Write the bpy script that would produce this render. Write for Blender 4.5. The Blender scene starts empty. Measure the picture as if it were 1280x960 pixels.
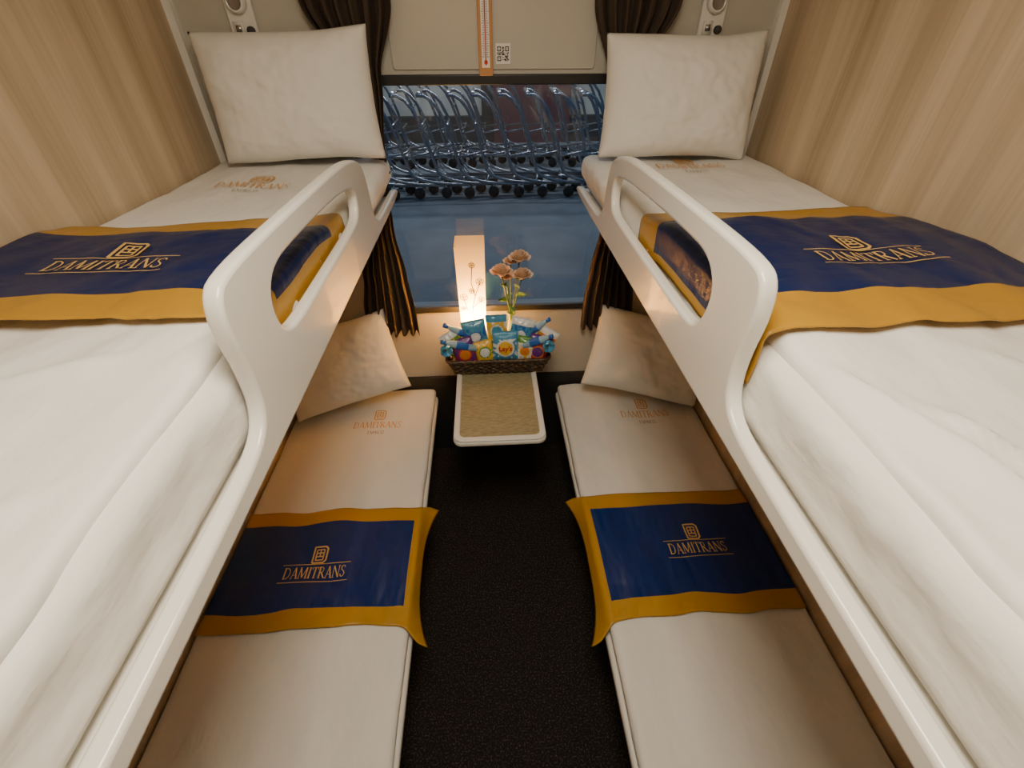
import bpy, math, random, bmesh
from mathutils import Matrix, Vector, noise
random.seed(7)
ZF=0.25      # floor level in build units (everything is shifted down by this at the end)
YW=1.6       # window wall
XL,XR=-0.82,0.86
COL=bpy.context.collection

# ---------------------------------------------------------------- materials
def mat(name,col,rough=.6,metal=0,spec=.5,bump=None,sheen=0,emit=None,coat=0,var=None):
    m=bpy.data.materials.new(name); m.use_nodes=True; nt=m.node_tree; b=nt.nodes['Principled BSDF']
    b.inputs['Base Color'].default_value=(*col,1); b.inputs['Roughness'].default_value=rough
    b.inputs['Metallic'].default_value=metal; b.inputs['Specular IOR Level'].default_value=spec
    b.inputs['Sheen Weight'].default_value=sheen; b.inputs['Coat Weight'].default_value=coat
    if emit: b.inputs['Emission Color'].default_value=(*emit[0],1); b.inputs['Emission Strength'].default_value=emit[1]
    tc=nt.nodes.new('ShaderNodeTexCoord')
    if bump:
        hs=None
        for sc,st,dist in bump:
            mp=nt.nodes.new('ShaderNodeMapping'); mp.inputs['Scale'].default_value=st
            n=nt.nodes.new('ShaderNodeTexNoise'); n.inputs['Scale'].default_value=sc; n.inputs['Detail'].default_value=3
            nt.links.new(tc.outputs['Object'],mp.inputs[0]); nt.links.new(mp.outputs[0],n.inputs['Vector'])
            bp=nt.nodes.new('ShaderNodeBump'); bp.inputs['Distance'].default_value=dist; bp.inputs['Strength'].default_value=1
            nt.links.new(n.outputs['Fac'],bp.inputs['Height'])
            if hs: nt.links.new(hs.outputs[0],bp.inputs['Normal'])
            hs=bp
        nt.links.new(hs.outputs[0],b.inputs['Normal'])
    if var:
        sc,st,c2,lo,hi=var
        mp=nt.nodes.new('ShaderNodeMapping'); mp.inputs['Scale'].default_value=st
        n=nt.nodes.new('ShaderNodeTexNoise'); n.inputs['Scale'].default_value=sc; n.inputs['Detail'].default_value=5
        nt.links.new(tc.outputs['Object'],mp.inputs[0]); nt.links.new(mp.outputs[0],n.inputs['Vector'])
        r=nt.nodes.new('ShaderNodeValToRGB'); r.color_ramp.elements[0].position=lo; r.color_ramp.elements[1].position=hi
        r.color_ramp.elements[0].color=(*col,1); r.color_ramp.elements[1].color=(*c2,1)
        nt.links.new(n.outputs['Fac'],r.inputs[0]); nt.links.new(r.outputs[0],b.inputs['Base Color'])
    return m
M_sheet=mat('white_sheet',(.83,.81,.76),.85,bump=[(7,(1,.6,1),.013),(26,(1,.5,1),.003),(110,(1,.3,1),.0006)],sheen=.1)
M_duvet=mat('white_duvet',(.86,.85,.81),.85,bump=[(6,(1.4,.7,1),.011),(24,(1,.6,1),.003),(90,(1,.4,1),.0006)],sheen=.1)
M_pillow=mat('pillow_cotton',(.84,.82,.76),.85,bump=[(7,(1,1,.5),.006),(34,(1,.6,.6),.001),(150,(1,1,1),.0003)],sheen=.1)
M_blue=mat('navy_satin',(.002,.014,.085),.38,spec=.35,bump=[(7,(1,1.6,1),.010)],sheen=0)
M_royal=mat('royal_satin',(.002,.022,.140),.30,spec=.5,bump=[(6,(1.5,.5,1),.028)],sheen=0)
M_gold=mat('gold_satin',(.48,.25,.018),.38,spec=.45,bump=[(8,(1,1,1),.008)],sheen=0)
M_thread=mat('gold_thread',(.66,.42,.13),.45)
M_orange=mat('orange_print',(.74,.40,.12),.8)
M_grey=mat('grey_print',(.25,.2,.16),.8)
M_rail=mat('rail_plastic',(.83,.80,.73),.20,spec=.5,coat=.3,bump=[(200,(1,1,1),.00015)])
M_wallw=mat('window_wall_panel',(.52,.49,.42),.5,bump=[(120,(1,1,1),.0003)])
M_ceil=mat('ceiling_paint',(.78,.74,.67),.6)
M_white=mat('white_plastic',(.8,.78,.72),.3)
M_black=mat('black_rubber',(.012,.012,.013),.4)
M_dark=mat('dark_strip',(.02,.019,.018),.6)
M_under=mat('underberth',(.05,.045,.04),.7)
M_metal=mat('brushed_metal',(.6,.6,.6),.25,metal=1)
M_curtain=mat('curtain_fabric',(.060,.042,.030),.85,spec=.2,bump=[(160,(1,1,.3),.0006)])
M_carpet=mat('carpet',(.020,.0185,.0175),.95,spec=.1,bump=[(400,(1,1,1),.002)],var=(200,(1,1,1),(.15,.11,.085),.52,.80))
def wood():
    m=bpy.data.materials.new('oak_laminate'); m.use_nodes=True; nt=m.node_tree; b=nt.nodes['Principled BSDF']
    b.inputs['Roughness'].default_value=.5
    tc=nt.nodes.new('ShaderNodeTexCoord')
    def nz(sx,sy,sz,sc,det):
        mp=nt.nodes.new('ShaderNodeMapping'); mp.inputs['Scale'].default_value=(sx,sy,sz)
        n=nt.nodes.new('ShaderNodeTexNoise'); n.inputs['Scale'].default_value=sc; n.inputs['Detail'].default_value=det
        nt.links.new(tc.outputs['Object'],mp.inputs[0]); nt.links.new(mp.outputs[0],n.inputs['Vector']); return n
    a=nz(1,14,.9,2.2,6); c=nz(1,70,2,2,3); d=nz(.2,1.0,.05,11,0)
    r=nt.nodes.new('ShaderNodeValToRGB'); r.color_ramp.elements[0].position=.33; r.color_ramp.elements[1].position=.67
    r.color_ramp.elements[0].color=(.41,.30,.18,1); r.color_ramp.elements[1].color=(.68,.54,.37,1)
    m1=nt.nodes.new('ShaderNodeMath'); m1.operation='MULTIPLY'; m1.inputs[1].default_value=.35
    m2=nt.nodes.new('ShaderNodeMath'); m2.operation='MULTIPLY_ADD'; m2.inputs[1].default_value=.22
    m3=nt.nodes.new('ShaderNodeMath'); m3.operation='MULTIPLY_ADD'; m3.inputs[1].default_value=.43
    nt.links.new(a.outputs[0],m1.inputs[0]); nt.links.new(c.outputs[0],m2.inputs[0]); nt.links.new(m1.outputs[0],m2.inputs[2])
    nt.links.new(d.outputs[0],m3.inputs[0]); nt.links.new(m2.outputs[0],m3.inputs[2])
    nt.links.new(m3.outputs[0],r.inputs[0]); nt.links.new(r.outputs[0],b.inputs['Base Color'])
    return m
M_wood=wood()

# ---------------------------------------------------------------- mesh builder
class MB:
    def __init__(s): s.v=[]; s.f=[]; s.m=[]
    def face(s,idx,m): s.f.append(tuple(idx)); s.m.append(m)
    def grid(s,fn,nu,nv,m=0,closeu=False):
        b=len(s.v)
        for j in range(nv+1):
            for i in range(nu+(0 if closeu else 1)): s.v.append(tuple(fn(i/nu,j/nv)))
        w=nu+(0 if closeu else 1)
        for j in range(nv):
            for i in range(nu):
                i2=(i+1)%w
                mi=m(( i+.5)/nu,(j+.5)/nv) if callable(m) else m
                s.face((b+j*w+i,b+j*w+i2,b+(j+1)*w+i2,b+(j+1)*w+i),mi)
    def soft(s,lo,hi,r,res,m=0,disp=None):
        sz=[hi[k]-lo[k] for k in range(3)]; N=[max(2,int(round(a/res))) for a in sz]; b=len(s.v); D={}
        rr=[min(r,a/2-1e-5) for a in sz]
        def vid(i,j,k):
            t=(i,j,k)
            if t in D: return D[t]
            p=[lo[a]+sz[a]*t[a]/N[a] for a in range(3)]
            q=[min(max(p[a],lo[a]+rr[a]),hi[a]-rr[a]) for a in range(3)]
            d=Vector([(p[a]-q[a])/rr[a] for a in range(3)])
            mx=max(abs(c) for c in d)
            if d.length>1e-6: d=d.normalized()*mx
            P=Vector([q[a]+d[a]*rr[a] for a in range(3)])
            if disp: P=Vector(disp(P))
            D[t]=len(s.v); s.v.append(tuple(P)); return D[t]
        for a in range(3):
            u,w=(a+1)%3,(a+2)%3
            for side in (0,N[a]):
                for i in range(N[u]):
                    for j in range(N[w]):
                        def c(x,y):
                            t=[0,0,0]; t[a]=side; t[u]=x; t[w]=y; return vid(*t)
                        q=[c(i,j),c(i+1,j),c(i+1,j+1),c(i,j+1)]
                        if side==0: q.reverse()
                        s.face(q,m)
    def box(s,lo,hi,m=0):
        b=len(s.v)
        for z in (lo[2],hi[2]):
            for y in (lo[1],hi[1]):
                for x in (lo[0],hi[0]): s.v.append((x,y,z))
        for q in ((0,2,3,1),(4,5,7,6),(0,1,5,4),(2,6,7,3),(0,4,6,2),(1,3,7,5)): s.face([b+i for i in q],m)
    def tube(s,pts,r,m=0,n=8,closed=False):
        pts=[Vector(p) for p in pts]; b=len(s.v); N=len(pts); up=None
        for i,p in enumerate(pts):
            if closed: t=pts[(i+1)%N]-pts[i-1]
            else: t=pts[min(i+1,N-1)]-pts[max(i-1,0)]
            t.normalize()
            if up is None:
                up=Vector((0,0,1)) if abs(t.z)<.9 else Vector((1,0,0))
            up=(up-t*up.dot(t)).normalized(); sd=t.cross(up)
            rr=r[i] if isinstance(r,(list,tuple)) else r
            for k in range(n):
                a=2*math.pi*k/n; s.v.append(tuple(p+(up*math.cos(a)+sd*math.sin(a))*rr))
        for i in range(N if closed else N-1):
            i2=(i+1)%N
            for k in range(n):
                k2=(k+1)%n; s.face((b+i*n+k,b+i2*n+k,b+i2*n+k2,b+i*n+k2),m)
        if not closed:
            s.face([b+k for k in range(n)],m); s.face([b+(N-1)*n+k for k in reversed(range(n))],m)
    def lathe(s,c,prof,m=0,n=20,mtx=None):
        b=len(s.v)
        for r,z in prof:
            for k in range(n):
                a=2*math.pi*k/n; p=Vector((r*math.cos(a),r*math.sin(a),z))
                if mtx: p=mtx@p
                s.v.append((c[0]+p.x,c[1]+p.y,c[2]+p.z))
        for i in range(len(prof)-1):
            for k in range(n):
                k2=(k+1)%n; mi=m[i] if isinstance(m,list) else m
                s.face((b+i*n+k,b+i*n+k2,b+(i+1)*n+k2,b+(i+1)*n+k),mi)
        s.face([b+k for k in reversed(range(n))],m[0] if isinstance(m,list) else m)
        s.face([b+(len(prof)-1)*n+k for k in range(n)],m[-1] if isinstance(m,list) else m)
    def stroke(s,pts,w,fn,m=0):
        P=[Vector(p) for p in pts]; b=len(s.v); N=len(P)
        for i,p in enumerate(P):
            t=(P[min(i+1,N-1)]-P[max(i-1,0)]).normalized(); nn=Vector((-t.y,t.x))*w/2
            s.v.append(tuple(fn(*(p+nn)))); s.v.append(tuple(fn(*(p-nn))))
        for i in range(N-1): s.face((b+2*i,b+2*i+1,b+2*i+3,b+2*i+2),m)
    def build(s,name,mats,parent=None,smooth=True,angle=None):
        me=bpy.data.meshes.new(name); me.from_pydata(s.v,[],s.f)
        for mm in mats: me.materials.append(mm)
        for p,mi in zip(me.polygons,s.m): p.material_index=mi; p.use_smooth=smooth
        me.update()
        if smooth and angle:
            me.set_sharp_from_angle(angle=math.radians(angle))
        o=bpy.data.objects.new(name,me); COL.objects.link(o)
        if parent: o.parent=parent
        return o
def empty(name,loc=(0,0,0)):
    e=bpy.data.objects.new(name,None); e.empty_display_size=.05; COL.objects.link(e); e.location=loc; return e
def chaikin(p,n=2):
    for _ in range(n):
        q=[]
        for i in range(len(p)):
            a=Vector(p[i]); b=Vector(p[(i+1)%len(p)]); q+= [tuple(a*.75+b*.25),tuple(a*.25+b*.75)]
        p=q
    return p
def rrect(x0,x1,y0,y1,r,n=6):
    o=[]
    for cx,cy,a0 in ((x1-r,y1-r,0),(x0+r,y1-r,90),(x0+r,y0+r,180),(x1-r,y0+r,270)):
        for k in range(n+1):
            a=math.radians(a0+90*k/n); o.append((cx+r*math.cos(a),cy+r*math.sin(a)))
    return o
MX_YZ=Matrix(((0,0,1,0),(1,0,0,0),(0,1,0,0),(0,0,0,1)))
MX_XZ=Matrix(((1,0,0,0),(0,0,-1,0),(0,1,0,0),(0,0,0,1)))
def profile(name,loops,thick,bevel,mt,off,M,parent=None):
    cu=bpy.data.curves.new(name,'CURVE'); cu.dimensions='2D'; cu.fill_mode='BOTH'
    cu.extrude=thick/2-bevel; cu.bevel_depth=bevel; cu.bevel_resolution=3; cu.offset=-bevel
    for lp in loops:
        sp=cu.splines.new('POLY'); sp.points.add(len(lp)-1)
        for q,p in zip(sp.points,lp): q.co=(p[0],p[1],0,1)
        sp.use_cyclic_u=True
    t=bpy.data.objects.new('tmp',cu); COL.objects.link(t)
    dg=bpy.context.evaluated_depsgraph_get(); me=bpy.data.meshes.new_from_object(t.evaluated_get(dg))
    bpy.data.objects.remove(t); me.transform(Matrix.Translation(off)@M)
    me.materials.clear(); me.materials.append(mt); me.name=name
    for p in me.polygons: p.use_smooth=True
    me.set_sharp_from_angle(angle=math.radians(40))
    o=bpy.data.objects.new(name,me); COL.objects.link(o)
    if parent: o.parent=parent
    return o
def sm(a,b,x):
    t=min(1,max(0,(x-a)/(b-a))); return t*t*(3-2*t)
def nz(x,y,z=0): return noise.noise(Vector((x,y,z)))
def ridge(x,y,ax,ay,bx,by,w,h):
    dx,dy=bx-ax,by-ay; L2=dx*dx+dy*dy; t=((x-ax)*dx+(y-ay)*dy)/L2
    tc=min(1,max(0,t)); d=math.hypot(x-ax-dx*tc,y-ay-dy*tc)+.006*nz(x*20,y*20)
    return h*math.exp(-(d/w)**2)*sm(-.0,.25,tc)*sm(1.0,.7,tc)

# ---------------------------------------------------------------- room
def simple_box(name,lo,hi,mt,parent=None):
    mb=MB(); mb.box(lo,hi); return mb.build(name,[mt],parent,smooth=False)
YB=-0.75; ZC=2.38
simple_box('floor',(XL-.03,YB-.03,ZF-.03),(XR+.03,YW+.03,ZF),M_carpet)
simple_box('ceiling',(XL-.03,YB-.03,ZC),(XR+.03,YW+.03,ZC+.03),M_ceil)
simple_box('wall_left',(XL-.03,YB,ZF),(XL,YW,ZC),M_wood)
simple_box('wall_right',(XR,YB,ZF),(XR+.03,YW,ZC),M_wood)
simple_box('wall_back',(XL,YB-.03,ZF),(XR,YB,ZC),M_wallw)
WX0,WX1,WZ0,WZ1=-.40,.49,1.035,1.79
mb=MB()
mb.box((XL,YW,ZF),(WX0,YW+.06,ZC)); mb.box((WX1,YW,ZF),(XR,YW+.06,ZC))
mb.box((WX0,YW,ZF),(WX1,YW+.06,WZ0)); mb.box((WX0,YW,WZ1),(WX1,YW+.06,ZC))
mb.build('wall_window',[M_wallw],smooth=False)
simple_box('window_wall_strip',(XL+.001,YW-.012,ZF),(XR-.001,YW-.0005,.70),M_dark)  # dark strip across the lower part of the window wall
simple_box('trim_1',(XL,YW-.02,1.5),(XL+.02,YW,ZC),M_white)
simple_box('trim_2',(XR-.02,YW-.02,1.5),(XR,YW,ZC),M_white)
profile('trim_3',[rrect(-.25,.335,1.815,2.3,.01)],.006,.002,M_wallw,(0,YW-.003,0),MX_XZ)
dr=empty('door_1'); profile('door_leaf',[rrect(-.26,.3,ZF+.01,2.2,.02)],.02,.004,M_wood,(0,YB+.012,0),MX_XZ,dr)
mb=MB(); mb.tube([(.2,YB+.05,1.2),(.2,YB+.05,1.4)],.01); mb.tube([(.2,YB+.02,1.22),(.2,YB+.05,1.22)],.008); mb.tube([(.2,YB+.02,1.38),(.2,YB+.05,1.38)],.008)
mb.build('handle',[M_metal],dr)

# window
win=empty('window_1')
profile('frame',[rrect(WX0-.005,WX1+.005,WZ0-.012,WZ1+.014,.03),rrect(WX0+.018,WX1-.018,WZ0+.012,WZ1-.012,.03)],.02,.003,M_black,(0,YW-.004,0),MX_XZ,win)
g=bpy.data.materials.new('window_glass'); g.use_nodes=True; nt=g.node_tree; nt.nodes.clear()
o=nt.nodes.new('ShaderNodeOutputMaterial'); mx=nt.nodes.new('ShaderNodeMixShader'); tr=nt.nodes.new('ShaderNodeBsdfTransparent'); gl=nt.nodes.new('ShaderNodeBsdfGlossy'); fr=nt.nodes.new('ShaderNodeFresnel')
gl.inputs['Roughness'].default_value=.01; fr.inputs[0].default_value=1.65; tr.inputs[0].default_value=(.82,.88,.93,1)
nt.links.new(fr.outputs[0],mx.inputs[0]); nt.links.new(tr.outputs[0],mx.inputs[1]); nt.links.new(gl.outputs[0],mx.inputs[2]); nt.links.new(mx.outputs[0],o.inputs[0])
mb=MB(); mb.grid(lambda u,v:(WX0+u*(WX1-WX0),YW+.02,WZ0+v*(WZ1-WZ0)),1,1); mb.build('glass',[g],win)

# ---------------------------------------------------------------- logo drawing
TN,TK=.07,.15
GL={
'D':(.88,[([(.12,0),(.12,1)],TK),([(.12,.97),(.42,.95),(.64,.8),(.72,.5),(.64,.2),(.42,.05),(.12,.03)],.1),([(0,.97),(.2,.97)],TN),([(0,.03),(.2,.03)],TN)]),
'A':(.84,[([(.1,0),(.4,1)],TN),([(.4,1),(.72,0)],TK),([(.2,.33),(.6,.33)],TN),([(0,.03),(.22,.03)],TN),([(.58,.03),(.86,.03)],TN)]),
'M':(1.12,[([(.12,0),(.18,1)],TN),([(.18,1),(.52,.08)],TK),([(.52,.08),(.88,1)],TN),([(.88,1),(.94,0)],TK),([(0,.03),(.24,.03)],TN),([(.8,.03),(1.06,.03)],TN)]),
'I':(.40,[([(.16,0),(.16,1)],TK),([(.03,.97),(.3,.97)],TN),([(.03,.03),(.3,.03)],TN)]),
'T':(.78,[([(.36,0),(.36,1)],TK),([(.02,.97),(.7,.97)],TN),([(.04,.97),(.02,.78)],TN),([(.68,.97),(.7,.78)],TN),([(.22,.03),(.5,.03)],TN)]),
'R':(.82,[([(.14,0),(.14,1)],TK),([(.14,.97),(.4,.96),(.55,.85),(.55,.65),(.4,.52),(.14,.5)],.09),([(.35,.5),(.72,.02)],TK),([(.02,.03),(.3,.03)],TN),([(.02,.97),(.2,.97)],TN)]),
'N':(.98,[([(.14,0),(.14,1)],TN),([(.14,1),(.78,0)],TK),([(.78,0),(.78,1)],TN),([(.02,.03),(.28,.03)],TN),([(.66,.97),(.9,.97)],TN)]),
'S':(.60,[([(.5,.8),(.42,.95),(.24,.97),(.1,.85),(.1,.68),(.26,.54),(.42,.44),(.5,.28),(.42,.08),(.24,.03),(.06,.1),(.04,.26)],.1)]),
'E':(.66,[([(.14,0),(.14,1)],TK),([(.1,.97),(.55,.97)],TN),([(.1,.5),(.48,.5)],TN),([(.1,.03),(.58,.03)],TN)]),
'X':(.8,[([(.08,1),(.66,0)],TK),([(.66,1),(.08,0)],TN)]),
'P':(.7,[([(.14,0),(.14,1)],TK),([(.14,.97),(.4,.96),(.55,.85),(.55,.65),(.4,.5),(.14,.48)],.09)]),
}
def dens(p,k=3):
    o=[]
    for a,b in zip(p,p[1:]):
        for i in range(k): o.append((a[0]+(b[0]-a[0])*i/k,a[1]+(b[1]-a[1])*i/k))
    o.append(p[-1]); return o
def word(mb,txt,cx,cy,width,fn,m,hs=1.0):
    tot=sum(GL[c][0] for c in txt); s=width/tot; x=cx-width/2; h=s*hs
    for c in txt:
        adv,st=GL[c]
        for pts,w in st: mb.stroke([(x+px*s,cy+py*h) for px,py in dens(pts)],w*s,fn,m)
        x+=adv*s
    return h
def logo(name,cx,cy,width,fn,mts,parent,express=False,lines=True,hs=1.25):
    mb=MB(); h=word(mb,'DAMITRANS',cx,cy,width,fn,0,hs)
    ex,ey,es=cx,cy+h*1.75,h*.85
    w=es*.16
    R=[( -.75,-1),(.6,-1),(.9,-.7),(.9,.8),(.6,1.1),(-.75,1.1),(-.75,-1)]
    mb.stroke([(ex+a*es*.8,ey+b*es*.8+es*.35) for a,b in dens(R,4)],w,fn,0)
    for L in ([(-.4,.7),(.5,.7)],[(-.4,.25),(.5,.25)],[(-.4,-.2),(.5,-.2)],[(-.4,.7),(-.4,-.7)],[(.5,.7),(.5,-.65)],[(.05,.7),(.05,-.2)],[(-.4,-.65),(.5,-.65)]):
        mb.stroke([(ex+a*es*.8,ey+b*es*.8+es*.35) for a,b in dens(L)],w*.8,fn,0)
    if lines:
        for yy in (cy+h*1.25,cy-h*.3):
            mb.stroke([(cx-width*.56+width*1.12*i/20,yy) for i in range(21)],h*.06,fn,0)
    if express: word(mb,'EXPRESS',cx,cy-h*.95,width*.34,fn,1,1.3)
    return mb.build(name,mts,parent,smooth=False)

# ---------------------------------------------------------------- upper berths
def cloth(x,y,seed):
    a=.008*nz(x*5+seed,y*4,seed)+.004*nz(x*13,y*8+seed,seed)
    a+=.006*max(0,nz(x*9+y*5,y*2.2-x*3,seed+3))+.0030*abs(nz(x*17-y*6,y*6+x*4,seed+6))
    return a
ZU=1.588
FOLD={-1:[(-.40,.48,-.70,.30,.012,.006),(-.36,.30,-.60,.02,.014,.006),(-.36,.10,-.52,-.2,.012,.008),(-.55,.45,-.78,.10,.015,.006)],
       1:[(.37,.42,.50,.05,.014,.012),(.42,.36,.62,.02,.012,.010),(.40,.22,.60,-.12,.016,.012),(.55,.42,.80,.20,.014,.007),(.38,.14,.52,-.18,.012,.012),(.62,.30,.83,.02,.012,.008)]}
def upper(sgn,seed):
    face=-.289 if sgn<0 else .311
    wall=XL if sgn<0 else XR
    e=face+sgn*.022
    med=e+sgn*.006
    ber=empty('sleeper_berth')
    hz=1.568 if sgn<0 else 1.552
    outer=[(YW-.002,1.467),(1.0,1.467),(.5,1.467),(.0,1.467),(-.35,1.467),(-.35,1.498),(0,1.499),(.32,1.500),(.41,1.506),(.442,1.53),(.450,1.58),(.442,1.65),(.452,1.688),(.480,1.702),(.60,1.704),(.95,1.698),(1.08,1.690),(1.17,1.667),(1.20,1.62),(1.205,1.55),(1.225,1.510),(1.29,1.498),(1.45,1.497),(YW-.002,1.497)]
    yf=1.07 if sgn<0 else 1.135
    hole=[(yf,hz+.03),(yf-.02,hz+.005),(yf-.1,hz),(.75,hz-.002),(.62,hz-.002),(.575,hz+.006),(.556,1.60),(.562,1.636),(.60,1.660),(.68,1.662),(.9,1.655),(yf-.05,1.643),(yf,1.625)]
    profile('guard_rail',[chaikin(outer,2),chaikin(hole,2)],.022,.0065,M_rail,(face+sgn*.011,0,0),MX_YZ,ber)
    a,b=sorted((wall-sgn*.001,e+sgn*.0005))
    mb=MB(); mb.box((a,-.35,1.462),(b,YW-.002,1.480)); mb.build('base_board',[M_rail],ber,smooth=False)
    a,b=sorted((wall-sgn*.004,med))
    def H(x,y): return ZU+cloth(x,y,seed)
    def disp(P):
        x,y,z=P
        t=sm(1.50,1.585,z)
        z2=z+t*cloth(x,y,seed)
        ed=sm(.06,.0,abs(x-med))
        x2=x+(-sgn)*ed*(sm(1.22,1.30,y)*.022*sm(1.50,1.54,z))
        x2+=sgn*ed*(.008*abs(nz(y*5,z*14,seed))+.004*abs(nz(y*14-z*20,z*24,seed))+.003*nz(y*30,z*10,seed))*sm(1.485,1.53,z)
        return (x2,y,z2)
    mb=MB(); mb.soft((a,-.34,1.481),(b,YW-.006,ZU),.026,.011,0,disp); mb.build('mattress',[M_sheet],ber)
    logo('sheet_print',(-.604 if sgn<0 else .603),(1.262 if sgn<0 else 1.372),(.185 if sgn<0 else .2),lambda x,y:(x,y,H(x,y)+.005),[M_orange,M_grey],ber,express=True,lines=False,hs=1.6)
    dv_e=med+sgn*(.010 if sgn<0 else .018); T=.018
    def wr(x,y):
        return max(-.004,cloth(x*1.1,y*1.1,seed+11)*1.5+.006*nz(x*3,y*2.5,seed+5))
    def dtop(x,y):
        v=T*sm(.90,.80,y)+wr(x,y)
        for f_ in FOLD[sgn]: v+=ridge(x,y,*f_)*1.3
        return v
    def dd(P):
        x,y,z=P
        ed=sm(.05,.0,abs(x-dv_e))
        x2=x+sgn*ed*(.012*nz(y*3.3,seed,1)+.006*nz(y*9,seed,4)+.006)
        if sgn>0: x2+=ed*.035*sm(.3,-.1,y)*abs(nz(y*6,3,seed))
        t=(z-(ZU-.012))/(T+.006)
        z2=ZU-.012+t*(dtop(x,y)+.012) if t>0 else z
        return (x2,y,z2)
    a,b=sorted((wall-sgn*.006,dv_e))
    mb=MB(); mb.soft((a,-.33,ZU-.012),(b,.86,ZU-.006+T),.012,.009,0,dd); mb.build('duvet',[M_duvet],None)
    yfar_w,yfar_e=(.925,1.035) if sgn<0 else (.985,.965)
    yn_w,yn_e=(.535,.540) if sgn<0 else (.462,.452)
    w0=wall-sgn*.012; e0=med
    Lx=abs(w0-e0); drop=.075; tot=Lx+drop
    def RH(x,y):
        return ZU+max(cloth(x,y,seed),0)*.6+(T+.003+max(0,wr(x,y)))*sm(.98,.82,y)+.0075+.003*nz(x*6,y*8,seed+20)+.004*abs(nz(x*4+y*2,y*5,seed+8))*sm(0.0,.15,abs(x-e0))
    def rf(u,v):
        s_=u*tot
        yn=yn_w+(yn_e-yn_w)*u+.012*nz(u*5,seed,2); yf_=yfar_w+(yfar_e-yfar_w)*u+.014*nz(u*4,seed,9)
        y=yn+(yf_-yn)*v
        xx=w0-sgn*min(s_,Lx-.014)
        z=RH(xx,y)
        if s_>Lx-.014:
            q=s_-(Lx-.014); R=.014; an=min(q/R,math.pi/2)
            xx=xx-sgn*R*math.sin(an); z=z-R*(1-math.cos(an))-max(0,q-R*math.pi/2)
        return (xx,y,z)
    def rm(u,v):
        if v<.17 or v>.80: return 1
        if u*tot>(Lx+.020 if sgn<0 else tot-.02): return 1
        return 0
    mb=MB(); mb.grid(rf,90,70,rm); ro=mb.build('bed_runner',[M_blue,M_gold])
    md=ro.modifiers.new('s','SOLIDIFY'); md.thickness=.002; md.offset=-1 if sgn<0 else 1
    logo('embroidery',(-.600 if sgn<0 else .615),(.690 if sgn<0 else .636),(.178 if sgn<0 else .178),lambda x,y:(x,y,RH(x,y)+.0045),[M_thread,M_thread],ro,hs=1.5)
upper(-1,1.3); upper(1,7.7)

# ---------------------------------------------------------------- lower berths
ZL=.646
def lower(sgn,seed):
    wall=XL if sgn<0 else XR
    edge=-.243 if sgn<0 else .286
    ber=empty('sleeper_berth')
    a,b=sorted((wall-sgn*.001,edge))
    lp=rrect(a,b,-.4,YW-.014,.035)
    profile('bunk_shelf',[lp],.03,.01,M_rail,(0,0,ZL-.052),Matrix.Identity(4),ber)
    a2,b2=sorted((wall-sgn*.001,edge+sgn*.20))
    mb=MB(); mb.box((a2,-.4,ZF+.001),(b2,YW-.015,ZL-.068)); mb.build('storage_box',[M_under],ber,smooth=False)
    med=edge+sgn*.008
    a,b=sorted((wall-sgn*.004,med))
    def H(x,y): return ZL+.8*cloth(x,y,seed)
    def disp(P):
        x,y,z=P; t=sm(ZL-.03,ZL,z)
        ed=sm(.05,.0,abs(x-med))
        return (x+sgn*ed*.004*nz(y*8,z*20,seed),y,z+t*.8*cloth(x,y,seed))
    mb=MB(); mb.soft((a,-.38,ZL-.036),(b,YW-.018,ZL),.018,.011,0,disp); mb.build('mattress',[M_sheet],ber)
    logo('sheet_print',(-.468 if sgn<0 else .63),(1.335 if sgn<0 else 1.335),(.19 if sgn<0 else .20),lambda x,y:(x,y,H(x,y)+.0035),[M_orange,M_grey],ber,express=True,lines=False,hs=1.4)
    yf_,yn_=(.942,.562) if sgn<0 else (.950,.540)
    w0=wall-sgn*.012; Lx=abs(w0-med); drop=.05; tot=Lx+drop
    def RH(x,y): return ZL+max(0,cloth(x,y,seed))*.8+.006+.010*abs(nz(x*4+y*3,y*4,seed+8))+.003*nz(x*7,y*7,seed)
    def rf(u,v):
        s_=u*tot
        cf=sm(.86,1,u)
        y=(yn_-.03*cf)+((yf_+.0*cf)-(yn_-.03*cf))*v+.010*nz(u*5,seed+v*3,2)
        xx=w0-sgn*min(s_,Lx-.008); z=RH(xx,y)
        if s_>Lx-.008:
            q=s_-(Lx-.008); cor=abs(2*v-1)**3
            q=q*(1+.55*cor); R=.014; an=min(q/R,1.15)
            xx-=sgn*(R*math.sin(an)); z-=R*(1-math.cos(an))
            rest=max(0,q-R*1.15); xx-=sgn*rest*(.30+.35*cor); z-=rest*(.9-.35*cor)
            y+=(v-.5)*.03*cor*min(1,q/.05)
        return (xx,y,z)
    def rm(u,v):
        if v<.14 or v>.86: return 1
        if u*tot>tot-.070: return 1
        return 0
    mb=MB(); mb.grid(rf,90,60,rm); ro=mb.build('bed_runner',[M_royal,M_gold])
    md=ro.modifiers.new('s','SOLIDIFY'); md.thickness=.002; md.offset=-1 if sgn<0 else 1
    logo('embroidery',(-.541 if sgn<0 else .614),(.705 if sgn<0 else .718),.178,lambda x,y:(x,y,RH(x,y)+.0035),[M_thread,M_thread],ro,hs=1.45)
lower(-1,3.1); lower(1,5.9)

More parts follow.
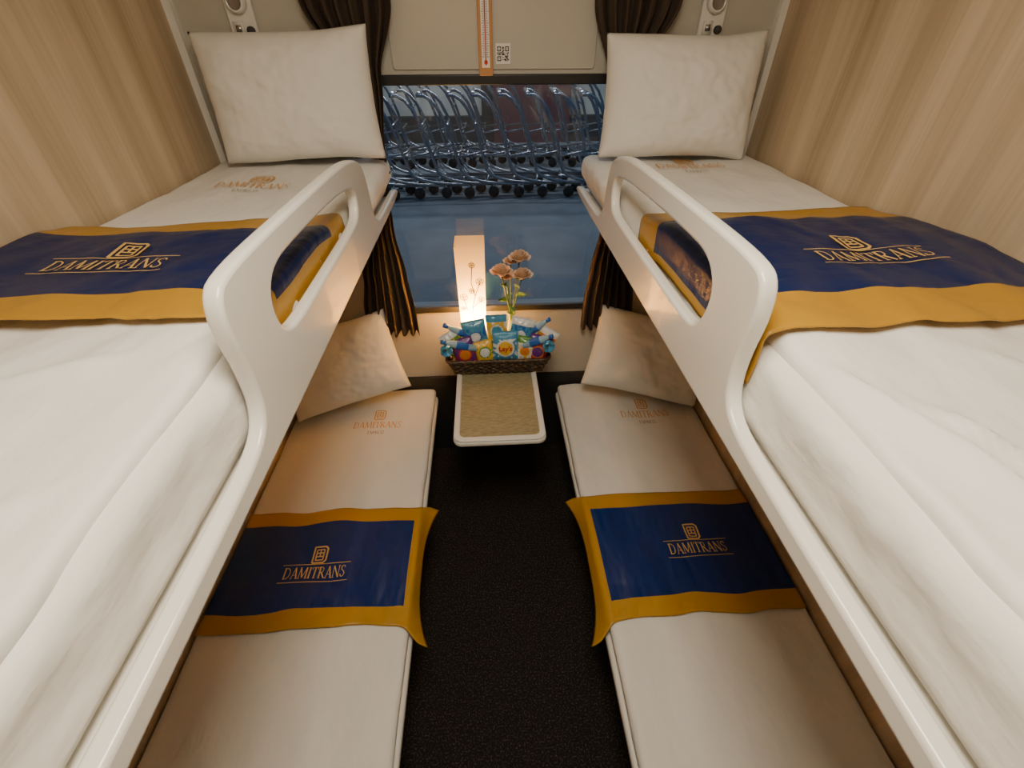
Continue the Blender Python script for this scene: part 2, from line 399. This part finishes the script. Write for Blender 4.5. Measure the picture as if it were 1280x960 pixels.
# ---------------------------------------------------------------- pillows
def pillow(c,W,Hh,T,lean,yaw,roll,seed,mt=M_pillow,nm='pillow'):
    # local: x width, z height, y thickness; bottom centre at c; positive lean tips the top toward the window wall
    M=Matrix.Translation(c)@Matrix.Rotation(math.radians(yaw),4,'Z')@Matrix.Rotation(math.radians(-lean),4,'X')@Matrix.Rotation(math.radians(roll),4,'Y')
    mb=MB()
    def fn(sd):
        def f(u,v):
            a,b=2*u-1,2*v-1
            x=a*W/2*(1-.04*(1-b*b)); z=b*Hh/2*(1-.05*(1-a*a))
            z+=.010*nz(a*1.5,seed,b)*abs(a)
            t=T/2*((1-abs(a)**3.2)*(1-abs(b)**3.2))**.55
            w=(1-abs(a)**6)*(1-abs(b)**6)
            t+=w*(.008*nz(a*2.5,b*2.5,seed)+.007*abs(nz(a*5+b*2,b*5,seed+2))+.0022*nz(a*12,b*9,seed+4))
            t+=.004*math.sin(a*30+seed)*max(0,1-abs(1-abs(b))*6)*w+.004*math.sin(b*24+seed)*max(0,1-abs(1-abs(a))*6)*w
            return M@Vector((x,sd*max(t,0)+.004*nz(a*3,b*3,seed+7),z+Hh/2))
        return f
    mb.grid(fn(-1),64,48); mb.grid(fn(1),64,48)
    o=mb.build(nm,[mt])
    bm=bmesh.new(); bm.from_mesh(o.data); bmesh.ops.remove_doubles(bm,verts=bm.verts,dist=.0006); bmesh.ops.recalc_face_normals(bm,faces=bm.faces); bm.to_mesh(o.data); bm.free()
    for p in o.data.polygons: p.use_smooth=True
    return o
pillow((-.515,1.474,1.603),.458,.312,.14,9,0,-1.5,1.1)
pillow((.566,1.460,1.600),.448,.308,.14,11,0,.5,4.2)
pillow((-.555,1.415,.712),.47,.335,.12,20,8,-11,8.3)
pillow((.600,1.40,.712),.48,.335,.12,22,-8,10,6.1)

# ---------------------------------------------------------------- curtains
def curtain(cx,sgn,seed):
    mb=MB()
    zs=[(2.06,.115,0),(1.97,.12,0),(1.80,.045,.0),(1.6,.024,0),(1.48,.022,0),(1.36,.05,0),(1.2,.08,0),(1.05,.098,0),(.95,.105,0)]
    cxs=[.0,.0,.02,.02,.01,-.02,-.03,-.035,-.04]
    def at(z,arr):
        for i in range(len(zs)-1):
            if zs[i][0]>=z>=zs[i+1][0]:
                t=sm(0,1,(zs[i][0]-z)/(zs[i][0]-zs[i+1][0])); return arr[i]+(arr[i+1]-arr[i])*t
        return arr[-1]
    hw=[q[1] for q in zs]
    def f(u,v):
        z=2.06+( .95-2.06)*v; h=at(z,hw); a=2*u-1
        x=cx-sgn*at(z,cxs)+a*h+.004*nz(a*4,z*4,seed)
        am=.006+.010*min(1,h/.1)
        y=1.562-.012*(1-a*a)*(1-h/.14)+am*math.sin(a*21+seed+.8*nz(z*2,seed))+.3*am*math.sin(a*47)
        z+=.006*math.sin(a*21+seed)*(1 if v>.98 else 0)
        return (x,y,z)
    mb.grid(f,90,70); o=mb.build('window_curtain',[M_curtain])
    md=o.modifiers.new('s','SOLIDIFY'); md.thickness=.0015
    mb=MB()
    xc=cx-sgn*.012
    mb.tube([(xc+.03*math.cos(a),1.562+.026*math.sin(a),1.55+.004*math.sin(a)) for a in [i*math.pi/12 for i in range(24)]],.006,0,8,True)
    mb.build('tieback',[M_curtain],o)
curtain(-.345,-1,2.0); curtain(.435,1,5.0)
mb=MB(); mb.tube([(XL+.002,1.575,2.07),(XR-.002,1.575,2.07)],.008); mb.build('curtain_rod',[M_metal])

# ---------------------------------------------------------------- wall fittings
def reading_lamp(cx):
    e=empty('reading_lamp')
    profile('plate',[rrect(cx-.035,cx+.035,1.878,2.10,.008)],.012,.003,M_white,(0,YW-.0065,0),MX_XZ,e)
    mb=MB(); R=Matrix.Rotation(math.radians(90),4,'X')
    mb.lathe((cx,YW-.012,1.965),[(.026,0),(.026,.012),(.022,.018),(.018,.020),(.018,.014),(.0,.014)],[0,0,0,1,2],24,R)
    mb.build('lamp_head',[M_white,M_metal,M_grey],e)
    mb=MB(); mb.box((cx-.024,YW-.018,1.893),(cx+.002,YW-.012,1.925),0); mb.box((cx-.018,YW-.0195,1.902),(cx-.004,YW-.018,1.917),1)
    mb.lathe((cx+.019,YW-.012,1.905),[(.010,0),(.010,.01),(.007,.013)],2,16,R)
    mb.build('switches',[M_white,M_metal,M_under],e)
reading_lamp(-.632); reading_lamp(.655)
M_twood=mat('thermo_wood',(.50,.24,.08),.5); M_paper=mat('paper',(.85,.82,.75),.6); M_red=mat('red_ink',(.5,.03,.02),.4); M_ink=mat('ink',(.02,.02,.02),.5)
e=empty('wall_thermometer')
profile('back_plate',[rrect(-.003,.038,1.800,2.10,.006)],.008,.002,M_twood,(0,YW-.0105,0),MX_XZ,e)
mb=MB(); mb.box((.006,YW-.016,1.82),(.029,YW-.0145,2.09),0)
mb.tube([(.0175,YW-.018,1.84),(.0175,YW-.018,2.08)],.0014,1); mb.lathe((.0175,YW-.018,1.832),[(.001,-.006),(.005,-.002),(.005,.003),(.001,.007)],1,12)
for i in range(48):
    z=1.845+i*.005; w=.007 if i%5==0 else .004
    mb.box((.0205,YW-.0165,z),(.0205+w,YW-.0158,z+.0010),2); mb.box((.0145-w,YW-.0165,z),(.0145,YW-.0158,z+.0010),2)
mb.build('scale',[M_paper,M_red,M_ink],e,smooth=False)
e=empty('qr_code_sticker'); mb=MB(); mb.box((.046,YW-.008,1.828),(.088,YW-.0068,1.876),0)
n=15; s=.034/n
for i in range(n):
    for j in range(n):
        fd=any((abs(i-a)<=2 and abs(j-b)<=2 and max(abs(i-a),abs(j-b))!=1) for a,b in ((2,2),(12,2),(2,12)))
        inf=any((abs(i-a)<=3 and abs(j-b)<=3) for a,b in ((2,2),(12,2),(2,12)))
        if fd or (not inf and random.random()<.5): mb.box((.050+i*s,YW-.0085,1.835+(n-1-j)*s),(.050+(i+1)*s,YW-.0079,1.835+(n-j)*s),1)
mb.build('sticker',[M_paper,M_ink],e,smooth=False)

# ---------------------------------------------------------------- table
ZT=.87
M_mat=mat('woven_mat',(.38,.34,.20),.6,bump=[(300,(1,1,1),.001)],var=(50,(1,8,1),(.22,.19,.10),.35,.7))
tb=empty('folding_table')
profile('table_top',[rrect(-.132,.172,1.015,YW-.003,.03)],.02,.007,M_white,(0,0,ZT-.010),Matrix.Identity(4),tb)
profile('table_rim',[rrect(-.130,.170,1.017,YW-.003,.03),rrect(-.112,.152,1.037,YW-.02,.02)],.009,.003,M_white,(0,0,ZT+.002),Matrix.Identity(4),tb)
profile('woven_insert',[rrect(-.111,.151,1.039,YW-.022,.018)],.003,.001,M_mat,(0,0,ZT+.0012),Matrix.Identity(4),tb)
mb=MB(); mb.box((.01,YW-.004,.72),(.03,YW-.001,.85)); mb.tube([(.02,YW-.01,.73),(.02,1.22,.846)],.009); mb.build('support_arm',[M_metal],tb)
ZT+=.0068
# ---------------------------------------------------------------- basket
M_wick=mat('wicker',(.035,.017,.008),.5,var=(90,(1,1,1),(.26,.15,.05),.5,.72))
bk=empty('snack_basket')
bx0,bx1,by0,by1=-.140,.196,1.372,1.455
def ringpts(g,z,wav,ph):
    p=rrect(bx0-g,bx1+g,by0-g,by1+g*.3,.02,5); o=[]
    P=[Vector(q) for q in p]; P.append(P[0]); L=[0]
    for a,b in zip(P,P[1:]): L.append(L[-1]+(b-a).length)
    N=110
    for k in range(N):
        s_=L[-1]*k/N
        for i in range(len(L)-1):
            if L[i]<=s_<=L[i+1]:
                t=(s_-L[i])/max(1e-9,L[i+1]-L[i]); q=P[i].lerp(P[i+1],t); d=(P[i+1]-P[i]).normalized(); break
        nn=Vector((d.y,-d.x)); q=q+nn*wav*math.sin(k*math.pi/2+ph+.78); o.append((q.x,q.y,z))
    return o
mb=MB()
for r in range(6):
    mb.tube(ringpts(r*.0035,ZT+.007+r*.0105,.003,math.pi*(r%2)),.0055,0,6,True)
mb.tube(ringpts(.022,ZT+.007+6*.0105,.0,0),.007,0,8,True)
mb.box((bx0,by0,ZT+.001),(bx1,by1,ZT+.006),0)
mb.build('basket_body',[M_wick],bk)
def pmat(n,c,r=.3,**k): return mat(n,c,r,coat=.4,**k)
P_lb=pmat('foil_lightblue',(.06,.30,.52)); P_y=pmat('foil_yellow',(.80,.48,.04)); P_r=pmat('foil_red',(.50,.025,.03)); P_p=pmat('foil_purple',(.13,.03,.22)); P_or=pmat('foil_orange',(.70,.22,.03)); P_w=pmat('foil_white',(.75,.78,.78)); P_db=pmat('plastic_blue',(.015,.12,.48)); P_g=pmat('foil_green',(.12,.32,.05)); P_clear=mat('clear_plastic',(.30,.48,.62),.12)
def bag(c,W,H,T,rz,lean,roll,mats,seed,disc=None,nm='snack_bag'):
    M=Matrix.Translation(c)@Matrix.Rotation(math.radians(rz),4,'Z')@Matrix.Rotation(math.radians(-lean),4,'X')@Matrix.Rotation(math.radians(roll),4,'Y')
    mb=MB()
    def fn(sd):
        def f(u,v):
            a,b=2*u-1,2*v-1
            t=T/2*((1-abs(a)**2.5)*max(0,1-abs(b/.86)**2.5 if abs(b)<.86 else 0))**.6+.0006
            t+=.003*nz(a*4,b*4,seed)*(1-abs(a))
            x=a*W/2*(1+.05*abs(b)); return M@Vector((x,sd*t+(.0012*math.sin(a*40) if abs(b)>.86 else 0),b*H/2+H/2))
        return f
    def mi(u,v):
        a,b=2*u-1,2*v-1
        if disc:
            r=math.hypot(a*W/2,(b-disc[0])*H/2)
            if r<disc[1]: return 1
            if r<disc[1]*1.25: return 2
        if b>.55 or b<-.7: return 3
        if abs(nz(a*3,b*3,seed))>.32: return 2
        return 0
    mb.grid(fn(-1),36,36,mi); mb.grid(fn(1),20,20,3); return mb.build(nm,mats,bk),M
zb=ZT+.012
b1,Mb=bag((.055,1.385,zb+.03),.092,.125,.04,0,10,0,[P_lb,P_y,P_w,P_lb],1,(0,.027))
t=bpy.data.curves.new('label','FONT'); t.body="Lay's"; t.size=.026; t.align_x='CENTER'; t.extrude=.0004; t.offset=.0006
to=bpy.data.objects.new('label',t); COL.objects.link(to); to.data.materials.append(P_r)
to.matrix_world=Mb@Matrix.Translation((0,-.0235,.055))@Matrix.Rotation(math.radians(90),4,'X'); to.parent=b1
bag((-.012,1.388,zb+.02),.066,.10,.03,8,10,-10,[P_y,P_w,P_g,P_y],2,(.1,.018))
bag((.120,1.388,zb+.02),.064,.11,.03,-8,10,8,[P_w,P_or,P_y,P_g],3,(0,.016))
bag((-.080,1.388,zb+.01),.08,.125,.035,6,8,-14,[P_p,P_or,P_r,P_p],4,(0,.02))
bag((.160,1.39,zb+.01),.08,.125,.035,-8,8,14,[P_r,P_p,P_or,P_p],5,(0,.02))
bag((-.045,1.415,zb+.065),.085,.125,.03,4,8,-8,[P_lb,P_w,P_db,P_lb],6,(0,.018))
bag((.10,1.418,zb+.065),.085,.13,.03,-5,8,12,[P_lb,P_w,P_db,P_w],7,(0,.018))
bag((.03,1.425,zb+.085),.075,.12,.02,-5,6,-4,[P_y,P_lb,P_w,P_lb],8,(0,.018))
bag((-.105,1.42,zb+.04),.07,.12,.03,15,6,-26,[P_g,P_w,P_y,P_w],9,(0,.016))
bag((.175,1.42,zb+.04),.07,.12,.03,-15,6,26,[P_or,P_w,P_y,P_w],10,(0,.016))
def bottle(p,q):
    p,q=Vector(p),Vector(q); d=(q-p); L=d.length; R=d.to_track_quat('Z','Y').to_matrix().to_4x4()
    mb=MB(); mb.lathe(p,[(.010,0),(.015,.004),(.0145,L*.25),(.0155,L*.27),(.0155,L*.6),(.0145,L*.62),(.013,L*.72),(.007,L*.86),(.007,L*.88),(.0085,L*.885),(.0085,L)],[1,1,1,0,1,1,1,1,2,2],18,R)
    mb.build('water_bottle',[P_db,P_clear,P_db],bk)
bottle((-.05,1.40,zb+.085),(-.178,1.375,zb+.135)); bottle((-.04,1.435,zb+.10),(-.168,1.425,zb+.175))
bottle((.12,1.40,zb+.09),(.228,1.375,zb+.145)); bottle((.11,1.435,zb+.10),(.222,1.43,zb+.185))
def bow(c,seed):
    mb=MB()
    for k in range(7):
        a=k*2*math.pi/7+seed
        d=Vector((math.cos(a),-.35,math.sin(a)))
        def f(u,v,d=d,a=a):
            ctr=Vector(c)+d*.022*math.sin(u*math.pi)+Vector((0,-.012*math.sin(2*u*math.pi),0))
            sd=Vector((-math.sin(a),0,math.cos(a))); return ctr+sd*(.006*(2*v-1))+sd*.008*math.cos(u*math.pi)
        mb.grid(f,12,1)
    mb.build('ribbon_bow',[P_lb],bk)
bow((-.158,1.352,zb+.115),.3); bow((.210,1.352,zb+.12),.9)

# ---------------------------------------------------------------- table lamp
LX,LY=-.060,1.528; hw=.052
lp=empty('table_lamp')
ms=bpy.data.materials.new('lamp_shade_paper'); ms.use_nodes=True; nt=ms.node_tree; nt.nodes.clear()
o=nt.nodes.new('ShaderNodeOutputMaterial'); mx=nt.nodes.new('ShaderNodeMixShader'); df=nt.nodes.new('ShaderNodeBsdfDiffuse'); tl=nt.nodes.new('ShaderNodeBsdfTranslucent')
df.inputs[0].default_value=(.88,.70,.38,1); tl.inputs[0].default_value=(.98,.78,.42,1); mx.inputs[0].default_value=.62
nt.links.new(df.outputs[0],mx.inputs[1]); nt.links.new(tl.outputs[0],mx.inputs[2]); nt.links.new(mx.outputs[0],o.inputs[0])
z0,z1=.905,1.334
mb=MB()
def sq(u,z,g=0):
    k=(u*4)%4; i=int(k); f_=k-i; c=[(-1,-1),(1,-1),(1,1),(-1,1)]; a=c[i]; b=c[(i+1)%4]; h=hw*(.86+.14*(z-z0)/(z1-z0))+g
    return (LX+(a[0]+(b[0]-a[0])*f_)*h,LY+(a[1]+(b[1]-a[1])*f_)*h,z)
mb.grid(lambda u,v:sq(u,z0+(z1-z0)*v),40,20,0,True); so=mb.build('shade',[ms],lp,smooth=False)
M_lw=mat('lamp_wood',(.20,.10,.04),.5); M_draw=mat('shade_ink',(.10,.03,.01),.7)
mb=MB(); mb.soft((LX-.05,LY-.05,ZT),(LX+.05,LY+.05,ZT+.014),.004,.008)
for sx in (-1,1):
    for sy in (-1,1): mb.box((LX+sx*.041-.003,LY+sy*.041-.003,ZT+.01),(LX+sx*.041+.003,LY+sy*.041+.003,z0+.04))
mb.lathe((LX,LY,ZT+.012),[(.014,0),(.014,.05),(.010,.06)],0,16); mb.build('base',[M_lw],lp)
M_bulb=mat('bulb',(1,.8,.5),.4,emit=((1,.62,.25),25))
ZB=1.005
mb=MB(); mb.lathe((LX,LY,ZB-.075),[(.009,0),(.009,.035),(.012,.047),(.022,.065),(.024,.08),(.018,.095),(.006,.105)],0,18); mb.build('bulb',[M_bulb],lp)
mb=MB()
def fr_(x,z): 
    h=hw*(.86+.14*(z-z0)/(z1-z0)); return (LX+x,LY-h-.0012,z)
for pts in ([(-.005,.99),(.005,1.05),(0,1.10),(.012,1.15),(.03,1.20)],[(.005,1.05),(-.02,1.10),(-.03,1.14)],[(0,1.10),(.02,1.12),(.035,1.13)],[(.012,1.15),(0,1.20),(.005,1.26)],[(-.02,1.10),(-.035,1.10)]):
    mb.stroke(dens(pts,4),.0030,fr_,0)
for cx_,cz_,r in ((-.03,1.145,.015),(.033,1.135,.012),(.03,1.205,.014),(.005,1.268,.011),(-.034,1.10,.010),(.0,1.17,.011)):
    for k in range(5):
        a=k*1.257+cx_*50; mb.stroke([(cx_+r*.5*math.cos(a)+r*.5*math.cos(b_),cz_+r*.5*math.sin(a)+r*.5*math.sin(b_)) for b_ in [i*.7 for i in range(10)]],.0021,fr_,0)
mb.build('shade_drawing',[M_draw],lp,smooth=False)
li=bpy.data.lights.new('lamp_light','POINT'); li.energy=20; li.color=(1,.56,.20); li.shadow_soft_size=.02
lo=bpy.data.objects.new('lamp_light',li); COL.objects.link(lo); lo.location=(LX,LY,ZB+.055); lo.parent=lp

# ---------------------------------------------------------------- flowers in vase
fv=empty('rose_vase'); M_vase=mat('vase_glaze',(.30,.36,.05),.2,coat=.5); M_leaf=mat('leaf',(.05,.16,.03),.5); M_rose=mat('rose_petal',(.92,.68,.48),.6,sheen=.1); M_stem=mat('stem',(.06,.13,.03),.5)
VX,VY=.085,1.522
mb=MB(); mb.lathe((VX,VY,ZT),[(.018,0),(.03,.01),(.036,.04),(.030,.08),(.016,.115),(.011,.145),(.012,.165),(.017,.178),(.013,.176),(.008,.15)],0,24); mb.build('vase',[M_vase],fv)
zt=ZT+.17
heads=[(.048,1.495,1.235,.033),(.112,1.500,1.283,.032),(.122,1.492,1.222,.031),(.082,1.52,1.262,.022),(.066,1.51,1.205,.018)]
mb=MB()
for hx,hy,hz_,r in heads:
    mb.tube([(VX,VY,zt-.06),(VX+(hx-VX)*.2,VY,zt+.02),(VX+(hx-VX)*.7,(VY+hy)/2,(zt+hz_)/2+.02),(hx,hy,hz_-.012)],.0022,0,6)
mb.build('stems',[M_stem],fv)
mb=MB()
def leaf(p,d,w,L):
    p=Vector(p); d=Vector(d).normalized(); sd=d.cross(Vector((0,1,.2))).normalized(); n_=sd.cross(d)
    mb.grid(lambda u,v:p+d*L*v+sd*w*(2*u-1)*math.sin(math.pi*v**.8)*1.0+n_*(.006*abs(2*u-1)-.02*v*v),4,8)
for p,d,w,L in (((.075,1.52,1.10),(-.8,-.2,.5),.013,.05),((.10,1.52,1.12),(.9,-.2,.5),.013,.05),((.095,1.52,1.16),(.5,-.6,.5),.012,.045),((.07,1.52,1.16),(-.6,-.4,.7),.012,.045),((.085,1.515,1.075),(.2,-.8,.4),.012,.045),((.1,1.52,1.19),(.9,0,.2),.010,.035),((.08,1.515,1.13),(-.2,-.8,.5),.012,.045)): leaf(p,d,w,L)
mb.build('leaves',[M_leaf],fv)
mb=MB()
for hi,(hx,hy,hz_,r) in enumerate(heads):
    for ring,(n_,rr,op,hh) in enumerate(((6,1.0,.8,.95),(6,.85,.5,1.12),(5,.64,.25,1.25),(4,.42,.05,1.3),(3,.22,.0,1.3))):
        for k in range(n_):
            a0=2*math.pi*k/n_+ring*.6+hi
            def f(u,v,a0=a0,rr=rr,op=op,hh=hh,n_=n_):
                a=a0+(u-.5)*2*math.pi/n_*1.45
                rad=r*rr*(.15+.85*math.sin(v*1.5))*(1+.35*op*v**3); zz=r*hh*(v*1.0-.36*op*v**4)*1.25
                edge_=1-.26*abs(2*u-1)**2*v
                return (hx+rad*math.cos(a),hy+rad*math.sin(a)*.9-.35*zz,hz_-r*.6+zz*edge_)
            mb.grid(f,6,6)
mb.build('rose_heads',[M_rose],fv)

# ---------------------------------------------------------------- outside: platform and luggage carts
ZG=.30
M_asph=mat('platform_paving',(.15,.17,.18),.6,var=(3,(1,1,1),(.20,.22,.23),.35,.65),bump=[(40,(1,1,1),.004)])
M_bld=mat('station_wall',(.50,.47,.40),.7,var=(1.5,(1,1,1),(.62,.58,.48),.4,.6)); M_chrome=mat('chrome_tube',(.44,.44,.45),.24,metal=1); M_tyre=mat('tyre',(.02,.02,.022),.7); M_red2=mat('dull_red_panel',(.14,.06,.06),.6)
simple_box('platform_ground',(-7,1.9,ZG-.05),(8,14,ZG),M_asph)
bd=simple_box('station_building',(-7,9.0,ZG),(8,9.3,5),M_bld)
st=MB()
for i in range(5): st.box((-6+i*3,8.90,ZG),(-5.8+i*3,8.99,3.6),0)
st.box((-7,8.86,ZG),(8,8.99,.7),0); st.box((.2,8.8,ZG),(1.5,8.855,1.5),1); st.build('columns',[M_under,M_red2],bd,smooth=False)
def arc(p0,p1,p2,n=6):
    a,b,c=Vector(p0),Vector(p1),Vector(p2); return [tuple(a*(1-t)**2+b*2*t*(1-t)+c*t*t) for t in [i/n for i in range(n+1)]]
def cart(mb,ox,oy,s=1,jit=0):
    def T(p): return (ox+p[0]*s+jit*p[2]*.02,oy+p[1],ZG+p[2])
    def tb_(pts,r=.013): mb.tube([T(p) for p in pts],r,0,6)
    for y in (-.24,.24):
        pts=[(.48,y*.55,.13)]+arc((.40,y*.6,.13),(-.30,y,.15),(-.38,y,.30))+arc((-.42,y,.45),(-.56,y,1.10),(-.80,y,1.04))[1:]
        tb_(pts,.018)
    tb_([(-.78,-.24,1.045),(-.78,.24,1.045)],.024)
    tb_([(-.50,-.24,.76),(-.50,.24,.76)],.011); tb_([(-.40,-.24,.45),(-.40,.24,.45)],.011)
    tb_([(-.40,-.24,.45),(-.10,-.22,.50),(-.08,.22,.50),(-.40,.24,.45)],.011)
    tb_([(.48,-.132,.13),(.52,-.1,.20),(.52,.1,.20),(.48,.132,.13)],.015)
    for y in (-.10,.10): tb_([(-.36,y,.30),(-.30,y,.2),(.47,y*.8,.17)],.009)
    R=Matrix.Rotation(math.radians(90),4,'X')
    for x,y in ((-.30,-.24),(-.30,.24),(.42,-.02)):
        c=T((x,y,.065)); mb.lathe((c[0],c[1]+.015,c[2]),[(.02,0),(.062,.002),(.065,.015),(.062,.028),(.02,.03)],1,14,R)
        mb.tube([T((x,y,.065)),T((x,y,.15))],.012,0,6)
mb=MB()
for row,(oy,x0) in enumerate(((5.85,-1.9),(7.3,-1.6))):
    for i in range(14): cart(mb,x0+i*.29+random.uniform(-.015,.015),oy+random.uniform(-.03,.03),1,random.uniform(-1,1))
mb.build('luggage_cart_row',[M_chrome,M_tyre])
w=bpy.data.worlds.new('dusk'); bpy.context.scene.world=w; w.use_nodes=True; wn=w.node_tree; bg=wn.nodes['Background']
tc=wn.nodes.new('ShaderNodeTexCoord'); sp=wn.nodes.new('ShaderNodeSeparateXYZ'); rp=wn.nodes.new('ShaderNodeValToRGB')
wn.links.new(tc.outputs['Generated'],sp.inputs[0]); wn.links.new(sp.outputs['Z'],rp.inputs[0]); wn.links.new(rp.outputs[0],bg.inputs[0])
rp.color_ramp.elements[0].position=.0; rp.color_ramp.elements[0].color=(.045,.09,.16,1)
rp.color_ramp.elements[1].position=.6; rp.color_ramp.elements[1].color=(.115,.21,.37,1)
bg.inputs[1].default_value=.75
def area(name,loc,rot,sx,sy,e_,c):
    l=bpy.data.lights.new(name,'AREA'); l.shape='RECTANGLE'; l.size=sx; l.size_y=sy; l.energy=e_; l.color=c
    o=bpy.data.objects.new(name,l); COL.objects.link(o); o.location=loc; o.rotation_euler=[math.radians(a) for a in rot]; return o
m_=MB(); m_.soft((-2,7.0,3.85),(2,7.3,3.95),.02,.05); m_.build('platform_fill_housing',[M_white],bd); a_=area('platform_fill',(0,7.15,3.83),(0,0,0),4,.25,100,(.90,.94,1)); a_.parent=bd  # unseen fill light and housing, added to brighten the carts and station wall

# ---------------------------------------------------------------- interior lights
cf=empty('ceiling_light')
profile('diffuser',[rrect(-.16,.20,-.02,.56,.04)],.02,.006,mat('diffuser',(.9,.88,.8),.4,emit=((1,.86,.68),2.0)),(0,0,ZC-.012),Matrix.Identity(4),cf)
a_=area('panel_light',(.02,.27,ZC-.026),(0,0,0),.32,.54,12.8,(1,.885,.71)); a_.parent=cf

# ---------------------------------------------------------------- camera
R=(Matrix.Rotation(math.radians(-3.271),3,'Z')@Matrix.Rotation(math.radians(90-38.567),3,'X')@Matrix.Rotation(math.radians(-.097),3,'Z'))
cam=bpy.data.objects.new('camera',bpy.data.cameras.new('camera')); COL.objects.link(cam)
cam.matrix_world=Matrix.Translation((0,0,1.916))@R.to_4x4(); cam.data.lens=562.6/1280*36; cam.data.sensor_width=36; cam.data.clip_start=.01
bpy.context.scene.camera=cam
bpy.context.view_layer.update()
for o in bpy.data.objects:
    if o.parent is None: o.location.z-=ZF
